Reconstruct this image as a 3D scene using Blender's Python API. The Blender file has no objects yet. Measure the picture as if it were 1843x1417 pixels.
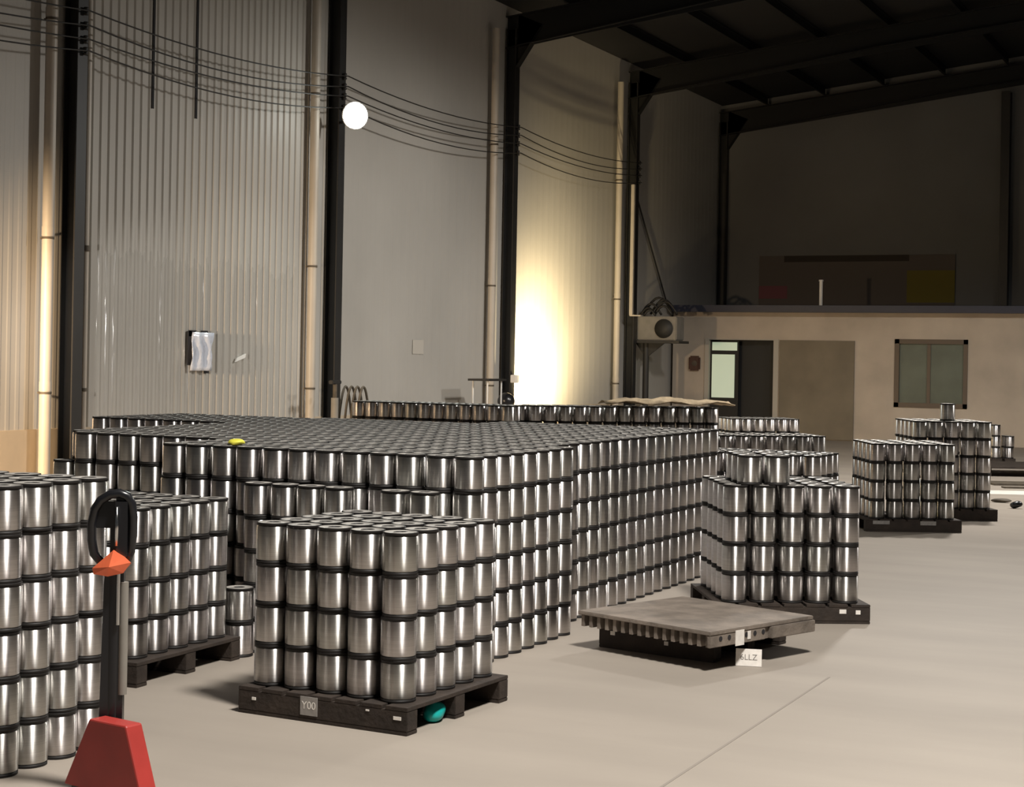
import bpy, bmesh, math, random
from mathutils import Vector, Matrix
random.seed(7)
PI = math.pi
scn = bpy.context.scene
COL = scn.collection

# ------------------------------------------------------------------ camera
FPX, W, H = 3000.0, 1843.0, 1417.0
cam_d = bpy.data.cameras.new('camera')
cam_d.sensor_width = 36.0
cam_d.lens = 36.0 * FPX / W
cam_d.shift_y = -(H / 2 - 645.0) / W
cam_d.clip_end = 200
cam = bpy.data.objects.new('camera', cam_d)
COL.objects.link(cam)
cam.matrix_world = (Matrix.Translation((0, 0, 1.885)) @ Matrix.Rotation(math.radians(25.16), 4, 'Z')
                    @ Matrix.Rotation(PI / 2, 4, 'X') @ Matrix.Rotation(0.018, 4, 'Z'))
scn.camera = cam

# ------------------------------------------------------------------ world, lights, exposure
scn.view_settings.view_transform = 'Standard'
scn.view_settings.look = 'None'
scn.view_settings.gamma = 1.0
scn.view_settings.use_curve_mapping = False
scn.view_settings.exposure = 0.0
wd = bpy.data.worlds.new('world')
scn.world = wd
wd.use_nodes = True
wd.node_tree.nodes['Background'].inputs[0].default_value = (0.9, 0.95, 1.0, 1)
wd.node_tree.nodes['Background'].inputs[1].default_value = 0.040


def spot(name, loc, target, power, angle, blend=0.3, radius=0.3, color=(1, 1, 1)):
    d = bpy.data.lights.new(name, 'SPOT')
    d.energy = power
    d.spot_size = math.radians(angle)
    d.spot_blend = blend
    d.shadow_soft_size = radius
    d.color = color
    o = bpy.data.objects.new(name, d)
    COL.objects.link(o)
    o.location = loc
    o.rotation_euler = (Vector(target) - Vector(loc)).to_track_quat('-Z', 'Y').to_euler()
    return o


WHITE = (1.0, 0.96, 0.90)
spot('high_bay_lamp_near', (-0.1, 5.5, 9.0), (-0.5, 5.5, 0), 6000, 132, 0.5, 0.70, WHITE)
spot('high_bay_lamp_middle', (-4.0, 24.5, 8.0), (-5.5, 24.5, 0), 2900, 162, 0.45, 0.40, WHITE)
spot('high_bay_lamp_far', (1.0, 27.0, 7.0), (0.6, 27.4, 0), 2000, 158, 0.3, 0.40, WHITE)
spot('flood_light_beam', (-13.60, 23.05, 5.80), (-9, 21, 1.5), 420, 150, 0.6, 0.15, (0.93, 1.0, 0.93))
spot('work_light_warm', (-13.05, 31.25, 0.85), (-14.6, 32.1, 1.85), 2900, 112, 1.0, 0.10, (1.0, 0.80, 0.45))
spot('lamp_warm_side', (-13.85, 11.4, 2.2), (-14.6, 15.2, 1.5), 3800, 70, 0.9, 0.2, (1.0, 0.72, 0.44))
spot('added_streak_light', (-11.6, 11.4, 2.6), (-14.6, 20.4, 1.6), 800, 32, 0.7, 0.2, WHITE)  # unseen light added to bring out streaks on the second bay's lower sheets


# ------------------------------------------------------------------ materials
def mat(name, col, rough=0.6, metal=0.0, noise=None, bump=None, spec=0.5):
    """noise=(scale, amount) varies the colour; bump=(scale, strength)."""
    m = bpy.data.materials.new(name)
    m.use_nodes = True
    nt = m.node_tree
    b = nt.nodes['Principled BSDF']
    b.inputs['Base Color'].default_value = (*col, 1)
    b.inputs['Roughness'].default_value = rough
    b.inputs['Metallic'].default_value = metal
    b.inputs['Specular IOR Level'].default_value = spec
    if noise or bump:
        tc = nt.nodes.new('ShaderNodeTexCoord')
    if noise:
        n = nt.nodes.new('ShaderNodeTexNoise')
        n.inputs['Scale'].default_value = noise[0]
        n.inputs['Detail'].default_value = 6
        nt.links.new(tc.outputs['Object'], n.inputs['Vector'])
        r = nt.nodes.new('ShaderNodeMapRange')
        r.inputs['From Min'].default_value = 0.3
        r.inputs['From Max'].default_value = 0.7
        r.inputs['To Min'].default_value = 1 - noise[1]
        r.inputs['To Max'].default_value = 1 + noise[1]
        nt.links.new(n.outputs['Fac'], r.inputs['Value'])
        mx = nt.nodes.new('ShaderNodeVectorMath')
        mx.operation = 'SCALE'
        mx.inputs[0].default_value = col
        nt.links.new(r.outputs['Result'], mx.inputs['Scale'])
        nt.links.new(mx.outputs['Vector'], b.inputs['Base Color'])
    if bump:
        n2 = nt.nodes.new('ShaderNodeTexNoise')
        n2.inputs['Scale'].default_value = bump[0]
        n2.inputs['Detail'].default_value = 4
        nt.links.new(tc.outputs['Object'], n2.inputs['Vector'])
        bp = nt.nodes.new('ShaderNodeBump')
        bp.inputs['Strength'].default_value = bump[1]
        bp.inputs['Distance'].default_value = 0.02
        nt.links.new(n2.outputs['Fac'], bp.inputs['Height'])
        nt.links.new(bp.outputs['Normal'], b.inputs['Normal'])
    return m


def emit(name, col, strength):
    m = bpy.data.materials.new(name)
    m.use_nodes = True
    b = m.node_tree.nodes['Principled BSDF']
    b.inputs['Base Color'].default_value = (0.8, 0.8, 0.8, 1)
    b.inputs['Emission Color'].default_value = (*col, 1)
    b.inputs['Emission Strength'].default_value = strength
    return m


def wire_material():
    """Drawn steel wire wound round the spool: the windings spread reflections up and down the drum."""
    m = mat('wound_steel_wire', (0.70, 0.67, 0.64), 0.40, 1.0)
    nt = m.node_tree
    b = nt.nodes['Principled BSDF']
    b.inputs['Anisotropic'].default_value = 1.0
    t = nt.nodes.new('ShaderNodeTangent')
    t.direction_type = 'UV_MAP'
    t.uv_map = 'wind'
    nt.links.new(t.outputs['Tangent'], b.inputs['Tangent'])
    uv = nt.nodes.new('ShaderNodeUVMap')
    uv.uv_map = 'wind'
    # turn-to-turn brightness differences along the height of the winding
    mp = nt.nodes.new('ShaderNodeMapping')
    mp.inputs['Scale'].default_value = (40, 1.2, 1)
    nt.links.new(uv.outputs['UV'], mp.inputs['Vector'])
    n = nt.nodes.new('ShaderNodeTexNoise')
    n.inputs['Scale'].default_value = 1.0
    n.inputs['Detail'].default_value = 2
    nt.links.new(mp.outputs['Vector'], n.inputs['Vector'])
    oi = nt.nodes.new('ShaderNodeObjectInfo')
    ramp = nt.nodes.new('ShaderNodeValToRGB')
    e = ramp.color_ramp.elements
    e[0].position, e[0].color = 0.0, (0.66, 0.65, 0.615, 1)
    e[1].position, e[1].color = 1.0, (0.75, 0.71, 0.70, 1)
    nt.links.new(oi.outputs['Random'], ramp.inputs['Fac'])
    r = nt.nodes.new('ShaderNodeMapRange')
    r.inputs['From Min'].default_value = 0.3
    r.inputs['From Max'].default_value = 0.7
    r.inputs['To Min'].default_value = 0.9
    r.inputs['To Max'].default_value = 1.08
    nt.links.new(n.outputs['Fac'], r.inputs['Value'])
    mx = nt.nodes.new('ShaderNodeVectorMath')
    mx.operation = 'SCALE'
    nt.links.new(ramp.outputs['Color'], mx.inputs[0])
    nt.links.new(r.outputs['Result'], mx.inputs['Scale'])
    nt.links.new(mx.outputs['Vector'], b.inputs['Base Color'])
    return m


M = {}
M['wire'] = wire_material()
M['flange'] = mat('black_spool_flange', (0.014, 0.012, 0.011), 0.55, 0.0, spec=0.3)
M['plate'] = mat('steel_flange_plate', (0.46, 0.435, 0.40), 0.5, 0.45, noise=(11, 0.3))
M['core'] = mat('spool_core', (0.03, 0.03, 0.03), 0.6, 0.2)
M['pallet'] = mat('dark_pallet_wood', (0.032, 0.022, 0.016), 0.8, noise=(7, 0.35), bump=(30, 0.3))
M['pallet_grey'] = mat('worn_grey_brown_pallet', (0.20, 0.165, 0.135), 0.8, noise=(6, 0.3), bump=(30, 0.3))
M['paper'] = mat('white_paper', (0.84, 0.79, 0.73), 0.8, noise=(30, 0.08))
M['ink'] = mat('grey_ink', (0.22, 0.20, 0.18), 0.9)
M['label'] = mat('greyed_label', (0.30, 0.28, 0.26), 0.8, noise=(25, 0.2))
M['black'] = mat('black_painted_steel', (0.012, 0.012, 0.014), 0.28, 0.0)
M['orange'] = mat('orange_plastic', (0.85, 0.17, 0.07), 0.45, noise=(14, 0.12))
M['red'] = mat('red_painted_steel', (0.40, 0.040, 0.032), 0.45, noise=(5, 0.12))
M['chrome'] = mat('chromed_rod', (0.6, 0.6, 0.6), 0.2, 1.0)
M['teal'] = mat('teal_plastic_wrap', (0.01, 0.36, 0.33), 0.35, noise=(12, 0.2))
M['yellow'] = mat('yellow_plastic', (0.80, 0.74, 0.08), 0.5)
M['column'] = mat('dark_column_paint', (0.018, 0.017, 0.016), 0.5, noise=(1.5, 0.25))
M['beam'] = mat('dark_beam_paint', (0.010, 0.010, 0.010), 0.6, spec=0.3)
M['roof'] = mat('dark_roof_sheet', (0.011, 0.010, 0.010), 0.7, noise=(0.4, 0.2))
M['pipe'] = mat('cream_plastic_pipe', (0.47, 0.42, 0.355), 0.45, noise=(1.2, 0.1))
M['cable'] = mat('dark_cable', (0.02, 0.018, 0.016), 0.6)
M['cabin_wall'] = mat('beige_cabin_plaster', (0.50, 0.425, 0.345), 0.85, noise=(0.9, 0.16), bump=(8, 0.1))
M['cabin_roof'] = mat('blue_grey_roof_sheet', (0.030, 0.033, 0.055), 0.5)
M['door_dark'] = mat('dark_doorway', (0.012, 0.012, 0.012), 0.6)
M['door_green'] = emit('lit_pale_green_glass', (0.56, 0.80, 0.46), 0.30)
M['frame_pale'] = mat('pale_door_frame', (0.45, 0.41, 0.35), 0.6)
M['board'] = mat('brown_sheet_panel', (0.20, 0.165, 0.115), 0.8, noise=(1.2, 0.18))
M['window_frame'] = mat('brown_window_frame', (0.13, 0.095, 0.065), 0.6)
M['glass'] = mat('grey_green_glass', (0.12, 0.138, 0.108), 0.4, spec=0.3, noise=(1.5, 0.15))
M['ac'] = mat('dull_grey_casing', (0.24, 0.22, 0.19), 0.6, noise=(6, 0.1))
M['ac_dark'] = mat('dark_fan_grille', (0.03, 0.028, 0.025), 0.6)
M['bell'] = mat('brown_red_box', (0.06, 0.022, 0.014), 0.5)
M['rust'] = mat('brown_scrap_metal', (0.085, 0.068, 0.048), 0.7, noise=(9, 0.3))
M['tan'] = mat('tan_kraft_cover', (0.46, 0.35, 0.22), 0.85, noise=(6, 0.25), bump=(14, 0.8))
M['film'] = mat('torn_white_foil', (0.80, 0.84, 0.95), 0.22, 0.3)
M['void'] = mat('dark_gap', (0.02, 0.018, 0.02), 0.9)
M['banner'] = mat('dim_banner_cloth', (0.10, 0.085, 0.075), 0.9)
M['banner_red'] = mat('dim_red_print', (0.16, 0.06, 0.07), 0.9)
M['banner_yellow'] = mat('dim_olive_print', (0.14, 0.115, 0.02), 0.9)
M['banner_dark'] = mat('dim_dark_print', (0.035, 0.028, 0.022), 0.9)
M['white_metal'] = mat('white_painted_metal', (0.80, 0.78, 0.74), 0.5)
M['lens'] = emit('lit_flood_lens', (0.93, 1.0, 0.95), 40)
M['sill'] = mat('painted_sill_masonry', (0.50, 0.41, 0.30), 0.85, noise=(1.0, 0.1), bump=(10, 0.1))
M['floor_line'] = mat('white_floor_paint', (0.72, 0.69, 0.63), 0.6, noise=(3, 0.1))
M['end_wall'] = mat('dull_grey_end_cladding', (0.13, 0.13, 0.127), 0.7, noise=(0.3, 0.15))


def floor_material():
    m = mat('smooth_concrete_floor', (0.335, 0.292, 0.248), 0.6, noise=(0.5, 0.06), bump=(6, 0.03), spec=0.15)
    nt = m.node_tree
    b = nt.nodes['Principled BSDF']
    # faint worn streaks in the concrete
    tc = nt.nodes.new('ShaderNodeTexCoord')
    mp = nt.nodes.new('ShaderNodeMapping')
    mp.inputs['Scale'].default_value = (0.35, 1.6, 1)
    mp.inputs['Rotation'].default_value = (0, 0, 0.5)
    nt.links.new(tc.outputs['Object'], mp.inputs['Vector'])
    n = nt.nodes.new('ShaderNodeTexNoise')
    n.inputs['Scale'].default_value = 1.1
    n.inputs['Detail'].default_value = 5
    nt.links.new(mp.outputs['Vector'], n.inputs['Vector'])
    r = nt.nodes.new('ShaderNodeMapRange')
    r.inputs['From Min'].default_value = 0.35
    r.inputs['From Max'].default_value = 0.65
    r.inputs['To Min'].default_value = 0.94
    r.inputs['To Max'].default_value = 1.05
    nt.links.new(n.outputs['Fac'], r.inputs['Value'])
    mx = nt.nodes.new('ShaderNodeVectorMath')
    mx.operation = 'SCALE'
    old = b.inputs['Base Color'].links[0].from_socket
    nt.links.new(old, mx.inputs[0])
    nt.links.new(r.outputs['Result'], mx.inputs['Scale'])
    nt.links.new(mx.outputs['Vector'], b.inputs['Base Color'])
    return m


def cladding_material():
    """Painted steel sheet; the lower sheets of the second bay are newer and glossier, with buckled faces."""
    m = mat('painted_wall_sheet', (0.46, 0.435, 0.395), 0.5, noise=(0.35, 0.08))
    nt = m.node_tree
    b = nt.nodes['Principled BSDF']
    tc = nt.nodes.new('ShaderNodeTexCoord')
    sx = nt.nodes.new('ShaderNodeSeparateXYZ')
    nt.links.new(tc.outputs['Object'], sx.inputs[0])
    mp = nt.nodes.new('ShaderNodeMapping')
    mp.inputs['Scale'].default_value = (1, 13.0, 0.7)
    nt.links.new(tc.outputs['Object'], mp.inputs['Vector'])
    n = nt.nodes.new('ShaderNodeTexNoise')
    n.inputs['Scale'].default_value = 1.0
    n.inputs['Detail'].default_value = 3
    nt.links.new(mp.outputs['Vector'], n.inputs['Vector'])

    def math_node(op, a, bb):
        q = nt.nodes.new('ShaderNodeMath')
        q.operation = op
        for k, v in ((0, a), (1, bb)):
            if isinstance(v, (int, float)):
                q.inputs[k].default_value = v
            else:
                nt.links.new(v, q.inputs[k])
        return q.outputs[0]
    edge = math_node('ADD', sx.outputs['Z'], math_node('MULTIPLY', n.outputs['Fac'], -0.9))
    low = math_node('LESS_THAN', edge, 2.75)
    in1 = math_node('GREATER_THAN', sx.outputs['Y'], 17.9)
    in2 = math_node('LESS_THAN', sx.outputs['Y'], 22.85)
    mask = math_node('MULTIPLY', low, math_node('MULTIPLY', in1, in2))
    rough = math_node('SUBTRACT', 0.5, math_node('MULTIPLY', mask, 0.27))
    nt.links.new(rough, b.inputs['Roughness'])
    nt.links.new(math_node('ADD', math_node('MULTIPLY', mask, 0.7), 0.3), b.inputs['Specular IOR Level'])
    bp = nt.nodes.new('ShaderNodeBump')
    bp.inputs['Distance'].default_value = 0.03
    nt.links.new(math_node('MULTIPLY', mask, 0.8), bp.inputs['Strength'])
    nt.links.new(n.outputs['Fac'], bp.inputs['Height'])
    nt.links.new(bp.outputs['Normal'], b.inputs['Normal'])
    return m


M['floor'] = floor_material()
M['clad'] = cladding_material()


# ------------------------------------------------------------------ mesh helpers
class MB:
    def __init__(self):
        self.v, self.f, self.mi, self.sm = [], [], [], []

    def add(self, vs, fs, mi=0, smooth=False, mtx=None):
        o = len(self.v)
        for p in vs:
            self.v.append(tuple(mtx @ Vector(p)) if mtx else tuple(p))
        for f in fs:
            self.f.append(tuple(o + i for i in f))
            self.mi.append(mi)
            self.sm.append(smooth)
        return self

    def box(self, a, b, mi=0, mtx=None, bev=0.0):
        x0, y0, z0 = a
        x1, y1, z1 = b
        if bev <= 0:
            vs = [(x0, y0, z0), (x1, y0, z0), (x1, y1, z0), (x0, y1, z0),
                  (x0, y0, z1), (x1, y0, z1), (x1, y1, z1), (x0, y1, z1)]
            fs = [(3, 2, 1, 0), (4, 5, 6, 7), (0, 1, 5, 4), (1, 2, 6, 5), (2, 3, 7, 6), (3, 0, 4, 7)]
            return self.add(vs, fs, mi, False, mtx)
        bm = bmesh.new()
        bmesh.ops.create_cube(bm, size=1.0)
        for v in bm.verts:
            v.co = Vector(((x0 + x1) / 2 + v.co.x * (x1 - x0), (y0 + y1) / 2 + v.co.y * (y1 - y0), (z0 + z1) / 2 + v.co.z * (z1 - z0)))
        bmesh.ops.bevel(bm, geom=list(bm.edges), offset=bev, segments=2, affect='EDGES')
        bm.verts.index_update()
        vs = [v.co.copy() for v in bm.verts]
        fs = [[v.index for v in f.verts] for f in bm.faces]
        bm.free()
        return self.add(vs, fs, mi, False, mtx)

    def lathe(self, prof, seg=32, mi=0, mtx=None, smooth=True, closed=False):
        """prof: list of (r, z)."""
        vs, fs = [], []
        n = len(prof)
        for r, z in prof:
            for s in range(seg):
                a = 2 * PI * s / seg
                vs.append((r * math.cos(a), r * math.sin(a), z))
        for k in range(n - 1 + (1 if closed else 0)):
            k2 = (k + 1) % n
            for s in range(seg):
                s2 = (s + 1) % seg
                fs.append((k * seg + s, k * seg + s2, k2 * seg + s2, k2 * seg + s))
        return self.add(vs, fs, mi, smooth, mtx)

    def disc(self, r, z, seg=32, mi=0, mtx=None, up=True):
        vs = [(r * math.cos(2 * PI * s / seg), r * math.sin(2 * PI * s / seg), z) for s in range(seg)]
        f = tuple(range(seg)) if up else tuple(reversed(range(seg)))
        return self.add(vs, [f], mi, False, mtx)

    def cyl(self, p0, p1, r, seg=16, mi=0, r1=None):
        p0, p1 = Vector(p0), Vector(p1)
        d = p1 - p0
        q = d.to_track_quat('Z', 'Y').to_matrix().to_4x4()
        m = Matrix.Translation(p0) @ q
        L = d.length
        r1 = r if r1 is None else r1
        self.lathe([(r, 0), (r1, L)], seg, mi, m)
        self.disc(r, 0, seg, mi, m, up=False)
        self.disc(r1, L, seg, mi, m)
        return self

    def tube(self, pts, r, seg=10, mi=0, cap=True):
        pts = [Vector(p) for p in pts]
        vs, fs = [], []
        n = len(pts)
        up = Vector((0.13, 0.21, 0.97)).normalized()
        for k, p in enumerate(pts):
            t = (pts[min(k + 1, n - 1)] - pts[max(k - 1, 0)]).normalized()
            a = t.cross(up)
            if a.length < 1e-3:
                a = t.cross(Vector((1, 0, 0)))
            a.normalize()
            b = a.cross(t).normalized()
            for s in range(seg):
                an = 2 * PI * s / seg
                vs.append(p + a * (r * math.cos(an)) + b * (r * math.sin(an)))
        for k in range(n - 1):
            for s in range(seg):
                s2 = (s + 1) % seg
                fs.append((k * seg + s, k * seg + s2, (k + 1) * seg + s2, (k + 1) * seg + s))
        if cap:
            fs.append(tuple(reversed(range(seg))))
            fs.append(tuple((n - 1) * seg + s for s in range(seg)))
        return self.add(vs, fs, mi, True)

    def mesh(self, name, mats):
        me = bpy.data.meshes.new(name)
        me.from_pydata(self.v, [], self.f)
        for m in (mats if isinstance(mats, (list, tuple)) else [mats]):
            me.materials.append(m)
        me.polygons.foreach_set('material_index', self.mi)
        me.polygons.foreach_set('use_smooth', self.sm)
        bm = bmesh.new()
        bm.from_mesh(me)
        bmesh.ops.recalc_face_normals(bm, faces=list(bm.faces))
        bm.to_mesh(me)
        bm.free()
        me.update()
        return me

    def build(self, name, mats, parent=None, loc=None, rz=0.0):
        return link(name, self.mesh(name, mats), parent, loc, rz)


def link(name, me, parent=None, loc=None, rz=0.0):
    o = bpy.data.objects.new(name, me)
    COL.objects.link(o)
    if parent is not None:
        o.parent = parent
    if loc is not None:
        o.location = loc
    o.rotation_euler = (0, 0, rz)
    return o


def tag(o, label=None, cat=None, group=None, kind=None):
    for k, v in (('label', label), ('category', cat), ('group', group), ('kind', kind)):
        if v:
            o[k] = v
    return o


def empty(name, loc, rz=0.0, label=None, cat=None, group=None):
    o = bpy.data.objects.new(name, None)
    COL.objects.link(o)
    o.empty_display_size = 0.1
    o.location = loc
    o.rotation_euler = (0, 0, rz)
    return tag(o, label, cat, group)


def text_mesh(name, body, size, mtx, m, parent=None, depth=0.0006):
    cu = bpy.data.curves.new(name, 'FONT')
    cu.body = body
    cu.size = size
    cu.align_x = 'CENTER'
    cu.align_y = 'CENTER'
    cu.extrude = depth
    tmp = bpy.data.objects.new(name + '_tmp', cu)
    COL.objects.link(tmp)
    bpy.context.view_layer.update()
    me = bpy.data.meshes.new_from_object(tmp.evaluated_get(bpy.context.evaluated_depsgraph_get()))
    bpy.data.objects.remove(tmp)
    bpy.data.curves.remove(cu)
    me.transform(mtx)
    me.materials.clear()
    me.materials.append(m)
    return link(name, me, parent)


# ------------------------------------------------------------------ the building shell
WX = -14.6           # inner face of the long side wall
EAVE = 9.02
SLOPE = 0.112
COLS = [10.4, 17.13, 23.65, 30.46, 37.34, 44.3]

fl = MB()
fl.box((WX - 0.4, -4, -0.2), (16, 44.9, 0))
tag(fl.build('floor', M['floor']), kind='structure')
jt = MB().box((-2.512, 1.0, 0.0), (-2.498, 9.9, 0.0015))
tag(jt.build('trim_1', mat('floor_joint_filler', (0.255, 0.222, 0.19), 0.8)), kind='structure')

# side wall: sheets with upright ribs, deeper in the first two bays
wl = MB()
vs, prof = [], []
y = 2.0
while y < 44.5:
    d = 0.0025 if y < 17.15 else 0.023 if y < 23.7 else 0.0015
    p = 0.172 if y < 23.7 else 0.31
    for a, dx in ((0.0, 0.0), (0.46, 0.0), (0.58, d), (0.88, d), (1.0, 0.0)):
        if a < 1.0:
            prof.append((WX + dx, y + a * p))
    y += p
prof.append((WX, 44.5))
for (x, yy) in prof:
    vs += [(x, yy, 0.82), (x, yy, EAVE + 0.05)]
fs = [(2 * k, 2 * k + 2, 2 * k + 3, 2 * k + 1) for k in range(len(prof) - 1)]
wl.add(vs, fs)
wl.box((WX - 0.12, 2, 0.0), (WX - 0.02, 44.5, EAVE + 0.05))
tag(wl.build('wall_left', M['clad']), kind='structure')
sm_ = MB().box((WX - 0.02, 2.0, 0.0), (WX + 0.035, 44.3, 0.865), bev=0.008)
tag(sm_.build('baseboard_left', M['sill']), kind='structure')
tr = MB()
for yy in (18.98, 20.0):
    tr.box((WX + 0.03, yy, 5.3), (WX + 0.04, yy + 0.045, EAVE))
tag(tr.build('trim_2', M['void']), kind='structure')

# end wall with its gable
ew = MB()
rx = 3.0
zr = EAVE + SLOPE * (rx - WX)
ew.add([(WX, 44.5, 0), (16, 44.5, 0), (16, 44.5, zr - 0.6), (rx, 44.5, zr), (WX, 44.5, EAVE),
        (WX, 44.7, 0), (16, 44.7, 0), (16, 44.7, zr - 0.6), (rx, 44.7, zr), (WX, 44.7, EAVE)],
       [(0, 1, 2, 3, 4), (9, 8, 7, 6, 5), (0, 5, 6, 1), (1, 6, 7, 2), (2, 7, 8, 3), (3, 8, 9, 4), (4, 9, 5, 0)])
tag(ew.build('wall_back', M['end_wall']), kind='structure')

# roof sheet and purlins
ro = MB()
zc = zr - 0.112 * 13
ro.add([(WX - 0.2, -4, EAVE), (rx, -4, zr), (16, -4, zc), (WX - 0.2, 44.8, EAVE), (rx, 44.8, zr), (16, 44.8, zc),
        (WX - 0.2, -4, EAVE + .15), (rx, -4, zr + .15), (16, -4, zc + .15), (WX - 0.2, 44.8, EAVE + .15), (rx, 44.8, zr + .15), (16, 44.8, zc + .15)],
       [(0, 1, 4, 3), (1, 2, 5, 4), (6, 9, 10, 7), (7, 10, 11, 8), (0, 3, 9, 6), (2, 8, 11, 5), (0, 6, 7, 1), (1, 7, 8, 2), (3, 4, 10, 9), (4, 5, 11, 10)])
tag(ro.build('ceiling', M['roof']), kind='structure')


def roof_z(x):
    return EAVE + SLOPE * (x - WX) if x < rx else zr - 0.112 * (x - rx)


ORD = ['zeroth', 'first', 'second', 'third', 'fourth', 'fifth', 'sixth', 'seventh', 'eighth', 'ninth', 'tenth', 'eleventh', 'twelfth',
       'thirteenth', 'fourteenth', 'fifteenth', 'sixteenth', 'seventeenth', 'eighteenth', 'nineteenth', 'twentieth', 'twenty-first',
       'twenty-second', 'twenty-third', 'twenty-fourth', 'twenty-fifth', 'twenty-sixth', 'twenty-seventh', 'twenty-eighth', 'twenty-ninth', 'thirtieth']

# purlins run the length of the roof
for k, x in enumerate((-13.2, -11.6, -10.0, -8.4, -6.8, -5.2, -3.6, -2.0)):
    z = roof_z(x) - 0.012
    pu = MB()
    pu.box((x - 0.035, 8, z - 0.20), (x + 0.035, 44.4, z - 0.185))
    pu.box((x - 0.035, 8, z - 0.185), (x - 0.025, 44.4, z))
    pu.box((x - 0.035, 8, z - 0.012), (x + 0.035, 44.4, z))
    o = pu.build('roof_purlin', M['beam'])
    tag(o, 'thin dark roof purlin, %s up the slope from the long ribbed wall' % ORD[k + 1], 'purlin', 'roof purlins')

# portal frame columns and rafters
COL_LABEL = {17.13: 'dark steel column between the warm lit bay and the bay with the torn patch',
             23.65: 'dark steel column carrying the lit white floodlight',
             30.46: 'dark steel column beside the yellow lit wall bay, white box at its foot',
             37.34: 'dark steel column nearest the outdoor air unit beside the cabin',
             44.3: 'dark steel corner column rising above the cabin roof'}
for yc in COLS[1:]:
    t = empty('steel_column', (WX, yc, 0), 0, COL_LABEL[yc], 'column', 'portal frame columns')
    q = 0.26
    zt = roof_z(WX + q) - 0.5
    fl_ = MB().box((q - 0.022, 0.0, 0), (q, 0.20, zt), bev=0.003)
    fl_.build('flange', M['column'], t)
    wb = MB().box((0.0, 0.09, 0), (q - 0.022, 0.108, zt))
    wb.build('web', M['column'], t)
    bf = MB().box((0.04, 0.0, 0), (0.055, 0.20, zt))
    bf.build('flange', M['column'], t)
    # knee where the rafter takes over
    kn = MB()
    kn.add([(q, 0.09, zt - 0.75), (q, 0.11, zt - 0.75), (q + 0.55, 0.09, zt + 0.06), (q + 0.55, 0.11, zt + 0.06), (q, 0.09, zt + 0.3), (q, 0.11, zt + 0.3)],
           [(0, 2, 4), (1, 5, 3), (0, 1, 3, 2), (2, 3, 5, 4), (4, 5, 1, 0)])
    kn.add([(q, 0.0, zt - 0.76), (q, 0.2, zt - 0.76), (q + 0.56, 0.0, zt + 0.05), (q + 0.56, 0.2, zt + 0.05)], [(0, 1, 3, 2)])
    kn.build('knee_plate', M['beam'], t)
    # rafter
    b = empty('roof_rafter', (WX, yc, 0), 0, {17.13: 'dark roof rafter over the column beside the warm lit bay',
              23.65: 'dark roof rafter over the floodlight column', 30.46: 'dark tapered roof rafter springing from the column by the yellow lit bay',
              37.34: 'dark roof rafter over the column near the air unit', 44.3: 'dark gable rafter along the top of the end wall'}[yc], 'rafter', 'portal frame rafters')
    rf, lo = MB(), MB()
    L = rx - WX
    up = lambda x: roof_z(WX + x) - 0.21 - 0.02
    lowz = lambda x: roof_z(WX + x) - 0.86 + 0.2 * min(1, x / 6.0)
    rf.add([(0.02, 0.09, lowz(0)), (L, 0.09, lowz(L)), (L, 0.09, up(L)), (0.02, 0.09, up(0)),
            (0.02, 0.11, lowz(0)), (L, 0.11, lowz(L)), (L, 0.11, up(L)), (0.02, 0.11, up(0))],
           [(0, 1, 2, 3), (7, 6, 5, 4), (0, 4, 5, 1), (2, 6, 7, 3), (0, 3, 7, 4), (1, 5, 6, 2)])
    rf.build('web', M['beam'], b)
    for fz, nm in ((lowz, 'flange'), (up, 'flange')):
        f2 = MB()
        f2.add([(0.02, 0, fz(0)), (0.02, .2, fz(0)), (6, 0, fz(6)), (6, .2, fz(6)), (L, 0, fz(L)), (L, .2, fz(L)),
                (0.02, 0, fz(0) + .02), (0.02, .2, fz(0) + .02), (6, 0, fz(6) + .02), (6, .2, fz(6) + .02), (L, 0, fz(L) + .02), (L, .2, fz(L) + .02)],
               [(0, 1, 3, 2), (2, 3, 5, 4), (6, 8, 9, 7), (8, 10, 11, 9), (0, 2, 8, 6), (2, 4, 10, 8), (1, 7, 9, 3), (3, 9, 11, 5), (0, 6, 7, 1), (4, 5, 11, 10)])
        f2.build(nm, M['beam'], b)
# gable post on the end wall
gp = MB().box((-6.95, 44.16, 3.34), (-6.73, 44.18, roof_z(-6.84) - 0.9)).box((-6.85, 44.18, 3.34), (-6.83, 44.46, roof_z(-6.84) - 0.9)).box((-6.95, 44.46, 3.34), (-6.73, 44.48, roof_z(-6.84) - 0.9))
tag(gp.build('gable_post', M['column']), 'dark gable post on the end wall above the cabin window', 'column')

# rain pipes beside the columns
PIPE = [(16.62, 0.075, 'cream downpipe in the warm lit bay'), (22.95, 0.075, 'cream downpipe beside the floodlight column'),
        (29.62, 0.075, 'cream downpipe beside the yellow lit bay'), (36.38, 0.075, 'cream downpipe in the last bay before the cabin')]
for yp, r, lb in PIPE:
    yp += 0.12
    t = empty('downpipe', (WX + 0.16, yp, 0), 0, lb, 'pipe', 'wall downpipes')
    MB().cyl((0, 0, 0), (0, 0, EAVE - 0.6), r, 20).build('pipe_tube', M['pipe'], t)
    for zz in (1.32, 3.30, 6.1):
        c = MB()
        c.cyl((0, 0, zz), (0, 0, zz + 0.03), r + 0.006, 20)
        c.box((-0.12, -0.012, zz), (-0.05, 0.012, zz + 0.03))
        c.build('pipe_clip', M['rust'], t)
        MB().cyl((0, 0, zz + 0.04), (0, 0, zz + 0.16), r + 0.005, 20).build('socket', M['pipe'], t)
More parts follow.
